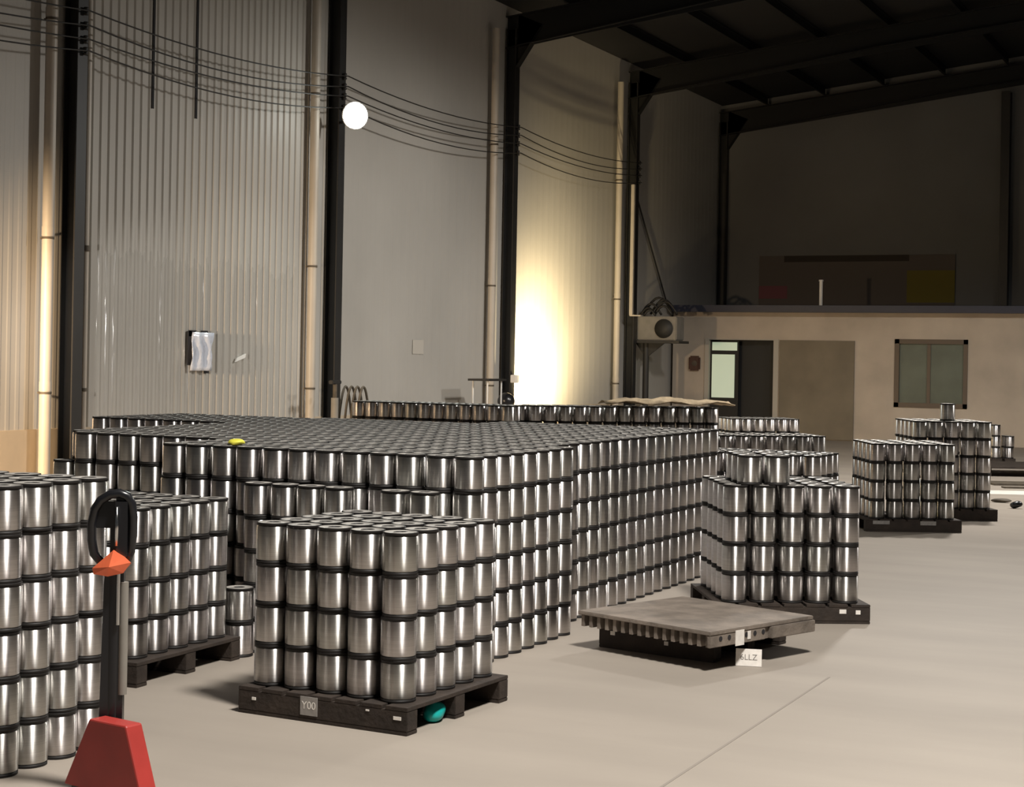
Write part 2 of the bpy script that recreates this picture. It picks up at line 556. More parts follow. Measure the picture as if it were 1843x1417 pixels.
t = empty('conduit', (WX + 0.36, 36.9, 0), 0, 'pale square conduit ending above the air unit', 'conduit')
MB().box((-0.04, -0.04, 2.95), (0.04, 0.04, 6.05), bev=0.008).build('conduit_tube', M['pipe'], t)
MB().box((-0.02, -0.05, 2.93), (0.26, 0.05, 2.96)).build('bracket', M['pipe'], t)
t = empty('conduit', (WX + 0.13, 17.5, 0), 0, 'slim pale conduit behind the column of the warm lit bay', 'conduit')
MB().cyl((0, 0, 0), (0, 0, 8.2), 0.05, 14).build('conduit_tube', M['pipe'], t)
MB().cyl((0, 0, 1.35), (0, 0, 1.39), 0.062, 14).build('pipe_clip', M['rust'], t)
MB().cyl((0, 0, 3.2), (0, 0, 3.27), 0.075, 14).build('pipe_clip', M['rust'], t)

# four cables slung between the columns
cols_y = [10.5, 17.23, 23.75, 30.56, 37.44]
hts = [[6.28, 6.30, 6.50, 6.56, 6.62], [6.08, 6.11, 6.33, 6.40, 6.48], [5.90, 5.93, 6.17, 6.23, 6.32], [5.75, 5.78, 5.98, 6.04, 6.15]]
CN = ['topmost', 'second from top', 'third from top', 'lowest']
for k, hh in enumerate(hts):
    t = empty('power_cable', (WX + 0.36, 0, 0), 0, '%s of the four dark cables slung along the ribbed wall' % CN[k], 'cable', 'wall cables')
    pts = []
    for a in range(4):
        for s in range(12):
            u = s / 12
            pts.append((0, cols_y[a] + (cols_y[a + 1] - cols_y[a]) * u, hh[a] + (hh[a + 1] - hh[a]) * u - 0.16 * 4 * u * (1 - u) * (1 + 0.3 * (k % 2))))
    pts.append((0, cols_y[4], hh[4]))
    MB().tube(pts, 0.011, 6).build('cable_run', M['cable'], t)
    for a in range(1, 5):
        MB().lathe([(0, -.05), (.03, -.05), (.035, -.03), (.02, -.015), (.035, 0), (.02, .015), (.035, .03), (.03, .05), (0, .05)], 10,
                   mtx=Matrix.Translation((-0.06, cols_y[a], hh[a]))).build('insulator', M['column'], t)

br = MB().cyl((WX + 0.08, 37.6, 6.15), (WX + 0.08, 40.05, 3.45), 0.022, 8)
tag(br.build('brace_rod', M['cable']), 'slanting dark brace rod on the wall above the air unit', 'rod')

# torn foil patch and marks on the wall
t = empty('torn_foil_patch', (WX + 0.045, 20.2, 1.9), 0, 'crumpled white foil patch torn open on the ribbed wall', 'patch')
p = MB()
g = {}
nu, nv = 9, 10
for a in range(nu):
    for b_ in range(nv):
        yy = (a / (nu - 1) - 0.5) * 0.50 * (1 - 0.15 * abs(b_ / (nv - 1) - .5)) + 0.05 * (b_ / (nv - 1) - .5)
        zz = (b_ / (nv - 1) - 0.5) * 0.56
        g[a, b_] = len(p.v)
        p.v.append((0.02 + 0.05 * math.sin(a * 1.9 + b_ * 0.45) * math.sin(PI * b_ / (nv - 1)) + 0.05 * (a / (nu - 1)), yy, zz))
for a in range(nu - 1):
    for b_ in range(nv - 1):
        p.f.append((g[a, b_], g[a + 1, b_], g[a + 1, b_ + 1], g[a, b_ + 1]))
        p.mi.append(0)
        p.sm.append(True)
o = p.build('foil_flap', M['film'], t)
sd = o.modifiers.new('thick', 'SOLIDIFY')
sd.thickness = 0.004
MB().box((-0.012, -0.27, 0.22), (0.0, -0.10, 0.31)).box((-0.012, 0.03, 0.24), (0.0, 0.2, 0.31)).box((-0.012, 0.12, -0.32), (0.0, 0.24, -0.25)).box((-0.012, -0.29, -0.2), (0, -.2, .3)).build('gap', M['void'], t)
p = MB().add([(0, -.1, 0), (0, .15, .07), (0, .17, .13), (0, -.05, .06), (.02, -.1, 0), (.03, .15, .07), (.03, .17, .13), (.02, -.05, .06)],
             [(0, 1, 2, 3), (7, 6, 5, 4), (0, 4, 5, 1), (1, 5, 6, 2), (2, 6, 7, 3), (3, 7, 4, 0)])
tag(p.build('sheet_scrap', M['white_metal'], None, (WX + 0.034, 21.2, 1.75)), 'small pale scrap of sheet bent out of the ribbed wall', 'scrap')
p = MB().box((0, 0, 0), (0.004, 0.42, 0.26))
tag(p.build('paper_notice', mat('aged_paper', (0.52, 0.48, 0.42), 0.85), None, (WX + 0.01, 26.78, 1.93)), 'small pale blank notice on the plain wall bay', 'notice')

# ------------------------------------------------------------------ site cabin at the far end
CY = 40.6
cab = empty('site_cabin', (-9, CY, 0), 0, 'low beige cabin with blue-grey flat roof at the end wall', 'building')


def cb(name, m, boxes, parent=cab, bev=0.0):
    q_ = MB()
    for a, b_ in boxes:
        q_.box((a[0] + 9, a[1], a[2]), (b_[0] + 9, b_[1], b_[2]), bev=bev)
    return q_.build(name, m, parent)


# front wall with openings (x ranges in world)
DX0, DX1, DZ = -13.57, -11.83, 2.45
WX0, WX1, WZ0, WZ1 = -8.80, -7.06, 0.87, 2.52
X0, X1, CZ = -14.5, 2.0, 3.15
cb('wall', M['cabin_wall'], [((X0, 0, 0), (DX0, .18, CZ)), ((DX0, 0, DZ), (DX1, .18, CZ)), ((DX1, 0, 0), (WX0, .18, CZ)),
                             ((WX0, 0, WZ1), (WX1, .18, CZ)), ((WX0, 0, 0), (WX1, .18, WZ0)), ((WX1, 0, 0), (X1, .18, CZ)),
                             ((X1 - .18, .18, 0), (X1, 3.7, CZ))])
cb('roof', M['cabin_roof'], [((X0 - .02, -0.35, CZ + 0.0), (X1 + .3, 3.7, CZ + 0.17))])
dr = cb('door', M['door_dark'], [((DX0 + .02, .35, 0), (DX1, .37, DZ)), ((DX1 - .02, .18, 0), (DX1, .35, DZ))])
cb('door_frame', M['frame_pale'], [((DX0 - .06, -.03, 0), (DX0 + .05, .2, DZ)), ((DX1, -.02, 0), (DX1 + .13, .1, DZ)),
                                   ((DX0 - .06, -.03, DZ), (DX1 + .13, .05, DZ + .03))], dr)
lf = cb('door_leaf', M['door_dark'], [((DX0 + .05, .10, 0.02), (DX0 + .80, .14, DZ - .03))], dr)
cb('door_panel', M['door_green'], [((DX0 + .10, .085, 0.98), (DX0 + .70, .10, 2.08)), ((DX0 + .10, .085, 2.18), (DX0 + .76, .10, DZ - .06))], dr)
sp = cb('sheet_panel', M['board'], [((DX1 + .17, -.06, 0.02), (-9.78, -.002, 2.46))])
wf = cb('window', M['window_frame'], [((WX0, -.03, WZ0), (WX0 + .11, .12, WZ1)), ((WX1 - .10, -.03, WZ0), (WX1, .12, WZ1)),
                                      ((WX0, -.03, WZ1 - .11), (WX1, .12, WZ1)), ((WX0, -.03, WZ0), (WX1, .12, WZ0 + .11)),
                                      ((-8.02, .0, WZ0), (-7.94, .1, WZ1))])
cb('pane', M['glass'], [((WX0 + .1, .05, WZ0 + .1), (-8.0, .06, WZ1 - .1))], wf)
cb('pane', M['glass'], [((-7.97, .03, WZ0 + .1), (WX1 - .09, .04, WZ1 - .1))], wf)
t = empty('alarm_box', (-13.89, CY - 0.004, 1.84), 0, 'small brown-red box on the cabin wall by its door', 'box')
MB().box((-0.15, -0.10, -0.19), (0.15, 0, 0.19), bev=0.04).build('casing', M['bell'], t)
MB().cyl((0.02, -0.10, 0), (0.02, -0.125, 0), 0.07, 16).build('cover', M['rust'], t)
t = empty('vent_post', (-10.73, CY + 0.3, CZ + 0.17), 0, 'white vent post standing on the cabin roof', 'post')
MB().cyl((0, 0, 0), (0, 0, 0.62), 0.045, 14).build('post_tube', M['white_metal'], t)
MB().cyl((0, 0, 0.62), (0, 0, 0.66), 0.06, 14).build('cap', M['white_metal'], t)
# banner on the end wall, seen above the roof
t = empty('banner', (-10.7, 44.46, 4.2), 0, 'dim faded banner on the end wall above the cabin roof', 'banner')
MB().box((-2.7, -0.01, -0.75), (2.6, 0, 0.62)).build('cloth', M['banner'], t)
MB().box((-2.0, -0.016, 0.45), (1.4, -0.0102, 0.62)).build('print', M['banner_dark'], t)
MB().box((-2.7, -0.016, -0.55), (-1.9, -0.0102, -0.2)).build('print', M['banner_red'], t)
MB().box((1.35, -0.016, -0.65), (2.6, -0.0102, 0.2)).build('print', M['banner_yellow'], t)

# outdoor air unit on a post beside the cabin
t = empty('air_unit', (-14.0, 37.9, 0), 0, 'grey fan unit on a post platform beside the cabin', 'air conditioner')
MB().box((-0.40, -0.20, 2.38), (0.62, 0.35, 2.95), bev=0.02).build('casing', M['ac'], t)
g_ = MB()
g_.lathe([(0.0, 0), (0.05, 0.0), (0.05, 0.02), (0.17, 0.02), (0.17, 0.0), (0.23, 0.0), (0.23, 0.03), (0, 0.03)], 24,
         mtx=Matrix.Translation((0.30, -0.20, 2.66)) @ Matrix.Rotation(PI / 2, 4, 'X'))
g_.build('fan', M['ac_dark'], t)
MB().box((-0.5, -0.3, 2.31), (0.72, 0.42, 2.37)).build('platform', M['ac_dark'], t)
ps = MB().cyl((-0.22, 0, 0), (-0.22, 0, 2.31), 0.075, 14)
ps.add([(-.22, -.03, 1.95), (-.22, .03, 1.95), (.25, -.03, 2.31), (.25, .03, 2.31), (-.48, -.03, 2.31), (-.48, .03, 2.31)], [(0, 2, 4), (1, 5, 3), (0, 1, 3, 2), (0, 4, 5, 1), (2, 3, 5, 4)])
ps.build('post', M['ac_dark'], t)
w = MB()
for k in range(7):
    a0 = random.uniform(-.45, .2)
    w.tube([(a0 + .3 * s / 8 * (1 + k * .25), -.15 + .08 * k, 2.97 + .28 * math.sin(PI * s / 8) * (0.5 + .15 * k) + .01 * k) for s in range(9)], 0.03, 6)
w.build('hose_loops', M['cable'], t)

# ------------------------------------------------------------------ lamps with their housings
t = empty('flood_light', (WX + 0.30, 23.70, 5.63), 0, 'round white floodlight lit on the dark column', 'lamp')
dirv = Vector((0.80, -0.60, -0.10)).normalized()
q = dirv.to_track_quat('Z', 'Y').to_matrix().to_4x4()
base = Matrix.Translation((0.42, -0.32, 0.15)) @ q
hs = MB()
hs.lathe([(0, -.26), (.08, -.26), (.10, -.2), (.19, -.02), (.225, 0.0), (.225, .02), (.2, .02)], 28, mtx=base)
hs.build('housing', M['white_metal'], t)
ln = MB()
ln.lathe([(.205, .01), (.20, .05), (.16, .11), (.09, .145), (.02, .155), (0, .156)], 28, mtx=base)
ln.build('lens', M['lens'], t)
MB().tube([(-0.02, 0.0, 0.1), (0.12, -0.08, 0.12), (0.25, -0.19, 0.15)], 0.025, 8).build('bracket', M['column'], t)

t = empty('work_light', (-13.85, 29.2, 0), 0, 'dark round work light aimed at the yellow lit bay', 'lamp')
MB().cyl((0, 0, 0), (0, 0, 0.92), 0.03, 10).build('stand', M['black'], t)
MB().box((-0.2, -0.03, 0), (0.2, 0.03, 0.03)).box((-0.03, -0.2, 0), (0.03, 0.2, 0.03)).build('foot', M['black'], t)
base = Matrix.Translation((0.0, 0.05, 1.05)) @ Vector((0.0, 0.95, 0.3)).to_track_quat('Z', 'Y').to_matrix().to_4x4()
MB().lathe([(0, -.16), (.07, -.16), (.15, -.08), (.17, .02), (.16, .06), (.15, .06), (.14, .0), (0, -.03)], 24, mtx=base).build('lamp_head', M['black'], t)
t = empty('meter_box', (WX + 0.28, 30.5, 1.47), 0, 'small white box on the column by the work light', 'box')
MB().box((0, -0.08, -0.08), (0.12, 0.1, 0.08), bev=0.01).build('casing', M['white_metal'], t)
MB().box((0.12, -0.05, -0.05), (0.125, 0.06, 0.05)).build('cover', M['paper'], t)
t = empty('tubular_stand', (-13.8, 28.3, 0), 0, 'thin pipe stand in front of the downpipe by the work light', 'stand')
fr = MB()
for a, b_ in ((-.15, -.3), (.15, -.3), (-.15, .3), (.15, .3)):
    MB().cyl((a, b_, 0), (a, b_, 1.45), 0.018, 8).build('leg', M['white_metal'], t)
MB().box((-.22, -.38, 1.45), (.22, .38, 1.49)).build('top', M['column'], t)

# machinery and scrap at the floodlight column's foot
t = empty('hoop_rack', (-13.75, 23.3, 0), 0, 'brown bent-hoop rack at the foot of the floodlight column', 'rack')
for k in range(4):
    a = -0.16 + 0.11 * k
    MB().tube([(a, -.22 + .44 * s / 14, 1.38 * math.sin(PI * (0.06 + 0.88 * s / 14)) ** 0.45) for s in range(15)], 0.02, 8).build('hoop', M['rust'], t)
MB().box((-.25, -.25, 0), (.25, .25, 0.35)).build('base', M['rust'], t)
t = empty('hand_pump', (-13.9, 22.95, 0), 0, 'small dark upright pump against the floodlight column', 'pump')
MB().cyl((0, 0, 0), (0, 0, 1.2), 0.06, 12).build('barrel', M['ac'], t)
MB().cyl((0, 0, 1.2), (0, 0, 1.42), 0.035, 12).build('rod', M['rust'], t)
MB().box((-.04, -.14, 1.42), (.04, .14, 1.48), bev=.01).build('handle', M['cable'], t)

# ------------------------------------------------------------------ wire spools
SP_D, SP_P, SP_H = 0.19, 0.1985, 0.2137


def winding_mesh(seg, name):
    """Wound wire drum with a winding UV (u up the drum, v round it)."""
    zs = [0.0168, 0.021, 0.107, 0.193, 0.1965]
    rs = [0.086, 0.0915, 0.0922, 0.0915, 0.086]
    v, f, uvs = [], [], []
    for z, r in zip(zs, rs):
        for s in range(seg):
            a = 2 * PI * s / seg
            v.append((r * math.cos(a), r * math.sin(a), z))
    for k in range(len(zs) - 1):
        for s in range(seg):
            s2 = (s + 1) % seg
            f.append((k * seg + s, k * seg + s2, (k + 1) * seg + s2, (k + 1) * seg + s))
            v0, v1 = s / seg, (s + 1) / seg
            u0, u1 = zs[k] / SP_H, zs[k + 1] / SP_H
            uvs.append([(u0, v0), (u0, v1), (u1, v1), (u1, v0)])
    me = bpy.data.meshes.new(name)
    me.from_pydata(v, [], f)
    uvl = me.uv_layers.new(name='wind')
    uvl.data.foreach_set('uv', [c for q_ in uvs for p_ in q_ for c in p_])
    me.polygons.foreach_set('use_smooth', [True] * len(f))
    me.materials.append(M['wire'])
    me.update()
    return me, v, f, uvs


FL_TOP = [(0.028, 0.002), (0.028, 0.0165), (0.036, 0.0165), (0.040, 0.0105), (0.078, 0.0105), (0.083, 0.0165), (0.0898, 0.0165), (0.0908, 0.0155), (0.0908, 0.002), (0.028, 0.002)]


def flange_mesh(seg, name, flip):
    b = MB()
    prof = [(r, (0.0165 - z) if flip else z) for r, z in FL_TOP]
    b.lathe(prof, seg)
    for q_ in range(2 * seg, 5 * seg):
        b.mi[q_] = 1
    return b.mesh(name, [M['flange'], M['plate']])


wind_me, _, _, _ = winding_mesh(40, 'wire_winding')
ftop_me = flange_mesh(32, 'flange_top', False)
fbot_me = flange_mesh(32, 'flange_bottom', True)
cb_ = MB()
cb_.lathe([(0.030, 0.004), (0.030, 0.2087), (0.024, 0.2087), (0.024, 0.004), (0.030, 0.004)], 16)
core_me = cb_.mesh('core', M['core'])

LAY = {1: ['single'], 2: ['bottom', 'top'], 3: ['bottom', 'second', 'top'], 4: ['bottom', 'second', 'third', 'top'],
       5: ['bottom', 'second', 'third', 'fourth', 'top'], 6: ['bottom', 'second', 'third', 'fourth', 'fifth', 'top']}
SPOOLS = []    # (x, y, z, rz, label, stack)
PALLETS = []


def stack(key, ox, oy, yaw, ni, nj, height, zb, phrase, dirs='FRL', pallet=False, jit=0.004, pitch=SP_P, back=False, corner='aisle corner', lay=None):
    """A stack on a square grid; height(i, j) gives its layers. Only spools with an open side or top are kept."""
    rnd = random.Random(key)
    c, s = math.cos(yaw), math.sin(yaw)
    hmax = max(height(i, j) for i in range(ni) for j in range(nj))
    hh = lambda i, j: height(i, j) if 0 <= i < ni and 0 <= j < nj else 0
    for i in range(ni):
        for j in range(nj):
            for k in range(hh(i, j)):
                top = k == hh(i, j) - 1
                F, R, L, B = hh(i, j - 1) <= k, hh(i + 1, j) <= k, hh(i - 1, j) <= k, hh(i, j + 1) <= k
                D = hh(i + 1, j - 1) <= k or hh(i - 1, j - 1) <= k or hh(i, j - 2) <= k
                dx, dy = rnd.uniform(-jit, jit), rnd.uniform(-jit, jit)
                if not (top or 'A' in dirs or ('D' in dirs and D) or ('F' in dirs and F) or ('R' in dirs and R) or ('L' in dirs and L) or ('B' in dirs and B)):
                    continue
                x = ox + c * i * pitch - s * j * pitch + dx
                y_ = oy + s * i * pitch + c * j * pitch + dy
                ly = LAY[hmax][k] if hmax in LAY else ORD[k + 1]
                a = ORD[ni - i]
                bk = ORD[j + 1]
                if key == 'block':
                    if all(hh(i2, j) <= k for i2 in range(i + 1, ni)):
                        pos = 'aisle side, %s row back' % bk
                    elif F:
                        pos = 'front face, %s from the aisle' % a
                    else:
                        pos = '%s row back, %s from aisle' % (bk, a)
                elif F and R:
                    pos = 'at its %s' % corner
                elif F:
                    pos = 'front face, %s from %s' % (a, corner)
                elif R:
                    pos = 'aisle side, %s row back' % bk
                else:
                    pos = '%s row back, %s from aisle' % (bk, a)
                lb = 'wire spool, %s layer, %s, %s' % (ly, pos, phrase)
                SPOOLS.append((x, y_, zb + k * SP_H, rnd.uniform(0, 6.28), lb, key))
    if pallet:
        PALLETS.append((key, ox, oy, yaw, ni, nj, pitch, phrase))


PH = 0.14
stack('centre', -4.887, 7.473, -0.058, 5, 5, lambda i, j: 4, PH, 'pallet with teal wrap', 'A', True, corner='near corner')
stack('behind_jack', -6.783, 7.692, 0.02, 5, 5, lambda i, j: 4, PH, 'pallet behind the jack', 'A', True, corner='near corner')
stack('beside_jack', -5.177 - 4 * SP_P, 5.722 - SP_P, 0.015, 5, 5, lambda i, j: 6, 0.0, 'floor stack beside the jack', 'A')
stack('right', -3.68, 11.716, 0.505, 5, 5, lambda i, j: 4, PH, 'pallet behind the empty pallets', 'A', True, pitch=0.207)
stack('right_extra', -3.605, 11.806, 0.505, 2, 3, lambda i, j: 1, PH + 4 * SP_H, 'atop the tall pallet', 'A', pitch=0.207)


def block_h(i, j):
    # i = 8..27 is the block proper (27 = aisle column), i < 8 its rear wing by the wall
    ii = i - 8
    if ii < 0:
        return 6 if 18 <= j <= 24 else 0
    if j == 0:
        return 2 if ii in (11, 12) else 0
    if j == 1:
        return 5 if ii in (12, 13, 14, 15, 17, 18) else 0
    if ii < 8:
        if ii == 0 and j == 6:
            return 5
        return 6 if 6 <= j <= 25 else 0
    if ii == 19 and j > 9:
        return 0
    return 6 if j <= 28 else 0


stack('block', -8.32 - 8 * SP_P, 8.70, 0.0, 28, 29, block_h, 0.0, 'big floor block', 'FRLD', jit=0.005)
stack('dark_row', -11.25, 19.2, 0.0, 12, 3, lambda i, j: 6, 0.0, 'shaded row below the plain bay', 'FRL')
stack('lit_row', -8.86, 19.6, 0.64, 13, 3, lambda i, j: 6, 0.0, 'row under the kraft cover', 'FRL')
stack('mid_pair', -6.45, 19.45, 0.62, 8, 4, lambda i, j: 4, PH, 'far stack below the cabin door', 'FRL', True)
stack('rear_pallet', -8.05, 25.5, 0.62, 6, 4, lambda i, j: 4, PH, 'hindmost pallet below the cabin door', 'FRL', True)
stack('mid_low', -5.42, 15.95, -0.03, 7, 4, lambda i, j: 4, PH, 'pallet standing beyond the tall pallet', 'FRL', True)
stack('window_front', -4.281, 18.933, 0.47, 5, 5, lambda i, j: 4, PH, 'front pallet below the cabin window', 'FRL', True)


def w2(i, j):
    return 6 if (i, j) == (2, 1) else 5


stack('window_rear', -3.446 - 4 * SP_P * math.cos(.47), 20.999 - 4 * SP_P * math.sin(.47), 0.47, 5, 5, w2, PH, 'rear pallet below the cabin window', 'FRL', True)
stack('shaded_tall', -5.16, 32.8, 0.44, 1, 2, lambda i, j: 3, PH, 'shaded pair beyond the window pallets', 'FRL')
stack('shaded_low', -4.93, 32.95, 0.44, 1, 2, lambda i, j: 2, PH, 'shaded short pair beyond the window pallets', 'FRL')

SEL = [n for a, b in ((0, 3), (20, 23), (40, 43), (60, 63), (80, 99), (160, 163), (180, 199), (326, 337), (339, 343), (345, 353), (370, 373), (390, 393), (410, 413), (430, 433), (450, 450), (453, 453), (461, 461), (621, 621), (710, 711), (740, 741), (770, 771), (800, 801), (920, 921), (987, 988), (1023, 1025), (1057, 1057), (1061, 1064), (1096, 1097), (1100, 1102), (1108, 1108), (1139, 1139), (1145, 1145), (1176, 1176), (1182, 1182), (1213, 1213), (1218, 1219), (1250, 1251), (1287, 1287), (1293, 1293), (1324, 1324), (1329, 1330), (1355, 1361), (1363, 1367), (1369, 1373), (1375, 1379), (1381, 1385), (1387, 1391), (1394, 1397), (1399, 1404), (1406, 1407), (1409, 1410), (1415, 1415), (1417, 1417), (1420, 1420), (1427, 1427), (1433, 1433), (1445, 1445), (1456, 1457), (1462, 1487), (1489, 1493), (1495, 1499), (1531, 1531), (1539, 1539), (1547, 1547), (1555, 1555), (1563, 1563), (1571, 1571), (1579, 1579), (1587, 1587), (1595, 1595), (1603, 1603), (1621, 1621), (1639, 1639), (1647, 1647), (1655, 1655), (1663, 1663), (1671, 1671), (1679, 1679), (1687, 1687), (1695, 1695), (1703, 1703), (1711, 1711), (1719, 1719), (1727, 1727), (1766, 1766), (1780, 1780), (1787, 1787), (1794, 1794), (1801, 1801), (1921, 1921), (1928, 1928), (1941, 1944), (1961, 1964), (1969, 1972), (1977, 1980), (1985, 1988), (2009, 2009), (2034, 2034), (2043, 2044), (2048, 2052), (2057, 2061)) for n in range(a, b + 1)]


def place_spools():
    sel = set(SEL) if SEL is not None else None
    order = sorted(range(len(SPOOLS)), key=lambda n: SPOOLS[n][0] ** 2 + SPOOLS[n][1] ** 2)
    if sel is None:
        sel = set(order[:300])
    rest = []
    for n, (x, y_, z, rz, lb, key) in enumerate(SPOOLS):
        if n not in sel:
            rest.append((x, y_, z))
            continue
        t_ = bpy.data.objects.new('wire_spool', None)
        COL.objects.link(t_)
        t_.empty_display_size = 0.05
        t_.location = (x, y_, z)
        t_.rotation_euler = (0, 0, rz)
        tag(t_, lb, 'spool', 'steel wire spools')
        t_['n'] = n
        for nm, me, zz in (('winding', wind_me, 0), ('flange', fbot_me, 0), ('flange', ftop_me, SP_H - 0.0169), ('core', core_me, 0)):
            o_ = bpy.data.objects.new(nm, me)
            COL.objects.link(o_)
            o_.parent = t_
            o_.location = (0, 0, zz)
    if not rest:
        return
    # the smaller ones, as one object
    seg = 22
    _, wv, wf_, wuv = winding_mesh(seg, 'tmp_wind')
    fb = MB()
    for zz, flip in ((0, True), (SP_H - 0.0169, False)):
        fb.lathe([(r, zz + ((0.0165 - z) if flip else z)) for r, z in FL_TOP], seg)
    fb.lathe([(0.030, 0.004), (0.030, 0.2)], seg)
    nf = (len(FL_TOP) - 1) * seg
    fmi = [2 if (q_ < 2 * nf and 2 * seg <= q_ % nf < 5 * seg) else 1 for q_ in range(len(fb.f))]
    V, F_, UV, MI = [], [], [], []
    for (x, y_, z) in rest:
        o0 = len(V)
        V += [(a + x, b + y_, c + z) for a, b, c in wv]
        F_ += [tuple(o0 + q_ for q_ in f) for f in wf_]
        UV += wuv
        MI += [0] * len(wf_)
        o0 = len(V)
        V += [(a + x, b + y_, c + z) for a, b, c in fb.v]
        F_ += [tuple(o0 + q_ for q_ in f) for f in fb.f]
        UV += [[(0, 0), (0, 1), (1, 1), (1, 0)]] * len(fb.f)
        MI += fmi
    me = bpy.data.meshes.new('spool_stock')
    me.from_pydata(V, [], F_)
    uvl = me.uv_layers.new(name='wind')
    uvl.data.foreach_set('uv', [c for q_ in UV for p_ in q_ for c in p_])
    me.polygons.foreach_set('use_smooth', [True] * len(F_))
    me.polygons.foreach_set('material_index', MI)
    me.materials.append(M['wire'])
    me.materials.append(M['flange'])
    me.materials.append(M['plate'])
    me.update()
    o_ = link('spool_stock', me)
    tag(o_, 'mass of smaller steel wire spools stacked deeper in the warehouse', 'spools', 'steel wire spools', 'stuff')


place_spools()


# ------------------------------------------------------------------ pallets under the stacks
def pallet(name, label, x, y_, yaw, w, d, m, h=0.14, group='wooden pallets'):
    """Stringers along the front; deck boards run back. Local origin at the front edge's start."""
    t_ = empty(name, (x, y_, 0), yaw, label, 'pallet', group)
    th = 0.02
    n = 7
    dk = MB()
    bw = w / (n + (n - 1) * 0.18)
    for k in range(n):
        x0 = k * bw * 1.18
        dk.box((x0, 0, h - th), (x0 + bw, d, h - 0.0005), bev=0.002)
    dk.build('deck', m, t_)
    for k in range(3):
        y0 = (0.0, d / 2 - 0.05, d - 0.10)[k]
        MB().box((0, y0, th), (w, y0 + 0.10, h - th), bev=0.003).build('stringer', m, t_)
        MB().box((0, y0, 0), (w, y0 + 0.10, th), bev=0.003).build('bottom_board', m, t_)
    return t_


PL = {'centre': 'dark wooden pallet with number label under the spools beside the teal wrap',
      'behind_jack': 'dark wooden pallet under the spools behind the jack',
      'right': 'dark wooden pallet under the tall spool stack behind the empty pallets',
      'mid_pair': 'wide dark pallet under the far spools below the cabin door',
      'rear_pallet': 'hindmost dark pallet under spools below the cabin door',
      'mid_low': 'dark pallet under spools just beyond the tall stack',
      'window_front': 'black pallet with two pale tags under the spools below the cabin window',
      'window_rear': 'black pallet under the spools with one spool on top'}
PT = {}
for key, ox, oy, yaw, ni, nj, pitch, phrase in PALLETS:
    ml, mr, mf, mb = (0.10, 0.15, 0.15, 0.10) if key in ('centre', 'behind_jack') else (0.15, 0.15, 0.13, 0.13)
    w_, d_ = (ni - 1) * pitch + ml + mr, (nj - 1) * pitch + mf + mb
    c, s = math.cos(yaw), math.sin(yaw)
    PT[key] = pallet('wooden_pallet', PL[key], ox - c * ml + s * mf, oy - s * ml - c * mf, yaw, w_, d_, M['pallet'])
for nm, x, y_ in (('tall', -5.16, 32.8), ('low', -4.93, 32.95)):
    pallet('wooden_pallet', 'small shaded dark pallet under the %s spool pair past the window pallets' % nm, x - .05, y_ - .14, 0.44, 0.205, 0.42, M['pallet'])

# label on the front pallet
t = PT['centre']
fr_ = Matrix.Translation((0, -0.003, 0)) @ Matrix.Rotation(PI / 2, 4, 'X')
lb = MB().box((0.40, -0.004, 0.035), (0.505, 0.0, 0.13)).build('number_label', M['label'], t)
text_mesh('lettering', 'Y00', 0.055, Matrix.Translation((0.4525, -0.0042, 0.085)) @ Matrix.Rotation(PI / 2, 4, 'X'), M['paper'], lb)
for a, b_ in (((0.09, -0.003, 0.075), (0.115, 0, 0.09)), ((0.965, -0.003, 0.075), (1.01, 0, 0.092)), ((0.80, -0.003, 0.1), (0.82, 0, 0.108))):
    MB().box(a, b_).build('paint_mark', M['paper'], t)
t = PT['right']
for a, b_ in (((0.90, -0.003, 0.075), (0.95, 0, 0.105)), ((1.02, -0.003, 0.07), (1.055, 0, 0.1))):
    MB().box(a, b_).build('paint_mark', M['paper'], t)
t = PT['window_front']
for a, b_ in (((0.08, -0.003, 0.085), (0.27, 0, 0.125)), ((0.62, -0.003, 0.08), (0.80, 0, 0.125))):
    MB().box(a, b_).build('paper_tag', M['label'], t)

# the two empty pallets lying in the aisle
lowp = pallet('wooden_pallet', 'empty dark pallet lying under the ribbed pallet in the aisle', -4.105, 10.16, math.radians(-11.5), 0.86, 0.98, M['pallet'], 0.15)
for a, b_ in (((0.09, -0.003, 0.09), (0.125, 0, 0.115)), ((0.5, -0.003, 0.07), (0.53, 0, 0.095))):
    MB().box(a, b_).build('paint_mark', M['paper'], lowp)
t = empty('ribbed_pallet', (-4.20, 10.02, 0.151), math.radians(-20.5), 'upturned grey-brown ribbed pallet with a flat top in the aisle', 'pallet')
MB().box((0, 0, 0.075), (1.10, 1.06, 0.10), bev=0.004).build('deck', M['pallet_grey'], t)
for k in range(16):
    x0 = 0.02 + k * 0.069
    MB().box((x0, 0.015, 0.0), (x0 + 0.026, 1.03, 0.075)).build('rib', M['pallet_grey'], t)
sb = MB().box((1.075, 0.0, -0.0), (1.10, 0.55, 0.074), bev=0.004)
sb.box((1.075, 0.60, 0.0), (1.115, 1.06, 0.074), bev=0.004)
sb.build('side_board', M['pallet_grey'], t)
hl = MB()
for k in range(6):
    hl.cyl((1.1005, 0.10 + k * 0.085, 0.05), (1.1025, 0.10 + k * 0.085, 0.05), 0.016, 10)
hl.build('hole', M['void'], t)
MB().box((1.1005, 0.245, -0.01), (1.1035, 0.33, 0.085)).build('paper_tag', M['paper'], t)
MB().box((1.1005, 0.365, 0.02), (1.1035, 0.395, 0.07)).build('paper_tag', M['paper'], t)
t = empty('paper_card', (-3.035, 9.99, 0.0), math.radians(14), 'white paper card with grey writing propped against the lower pallet', 'card')
q_ = Matrix.Rotation(math.radians(-8), 4, 'X')
MB().box((-0.08, -0.0015, 0.002), (0.08, 0.0015, 0.108), mtx=q_).build('sheet', M['paper'], t)
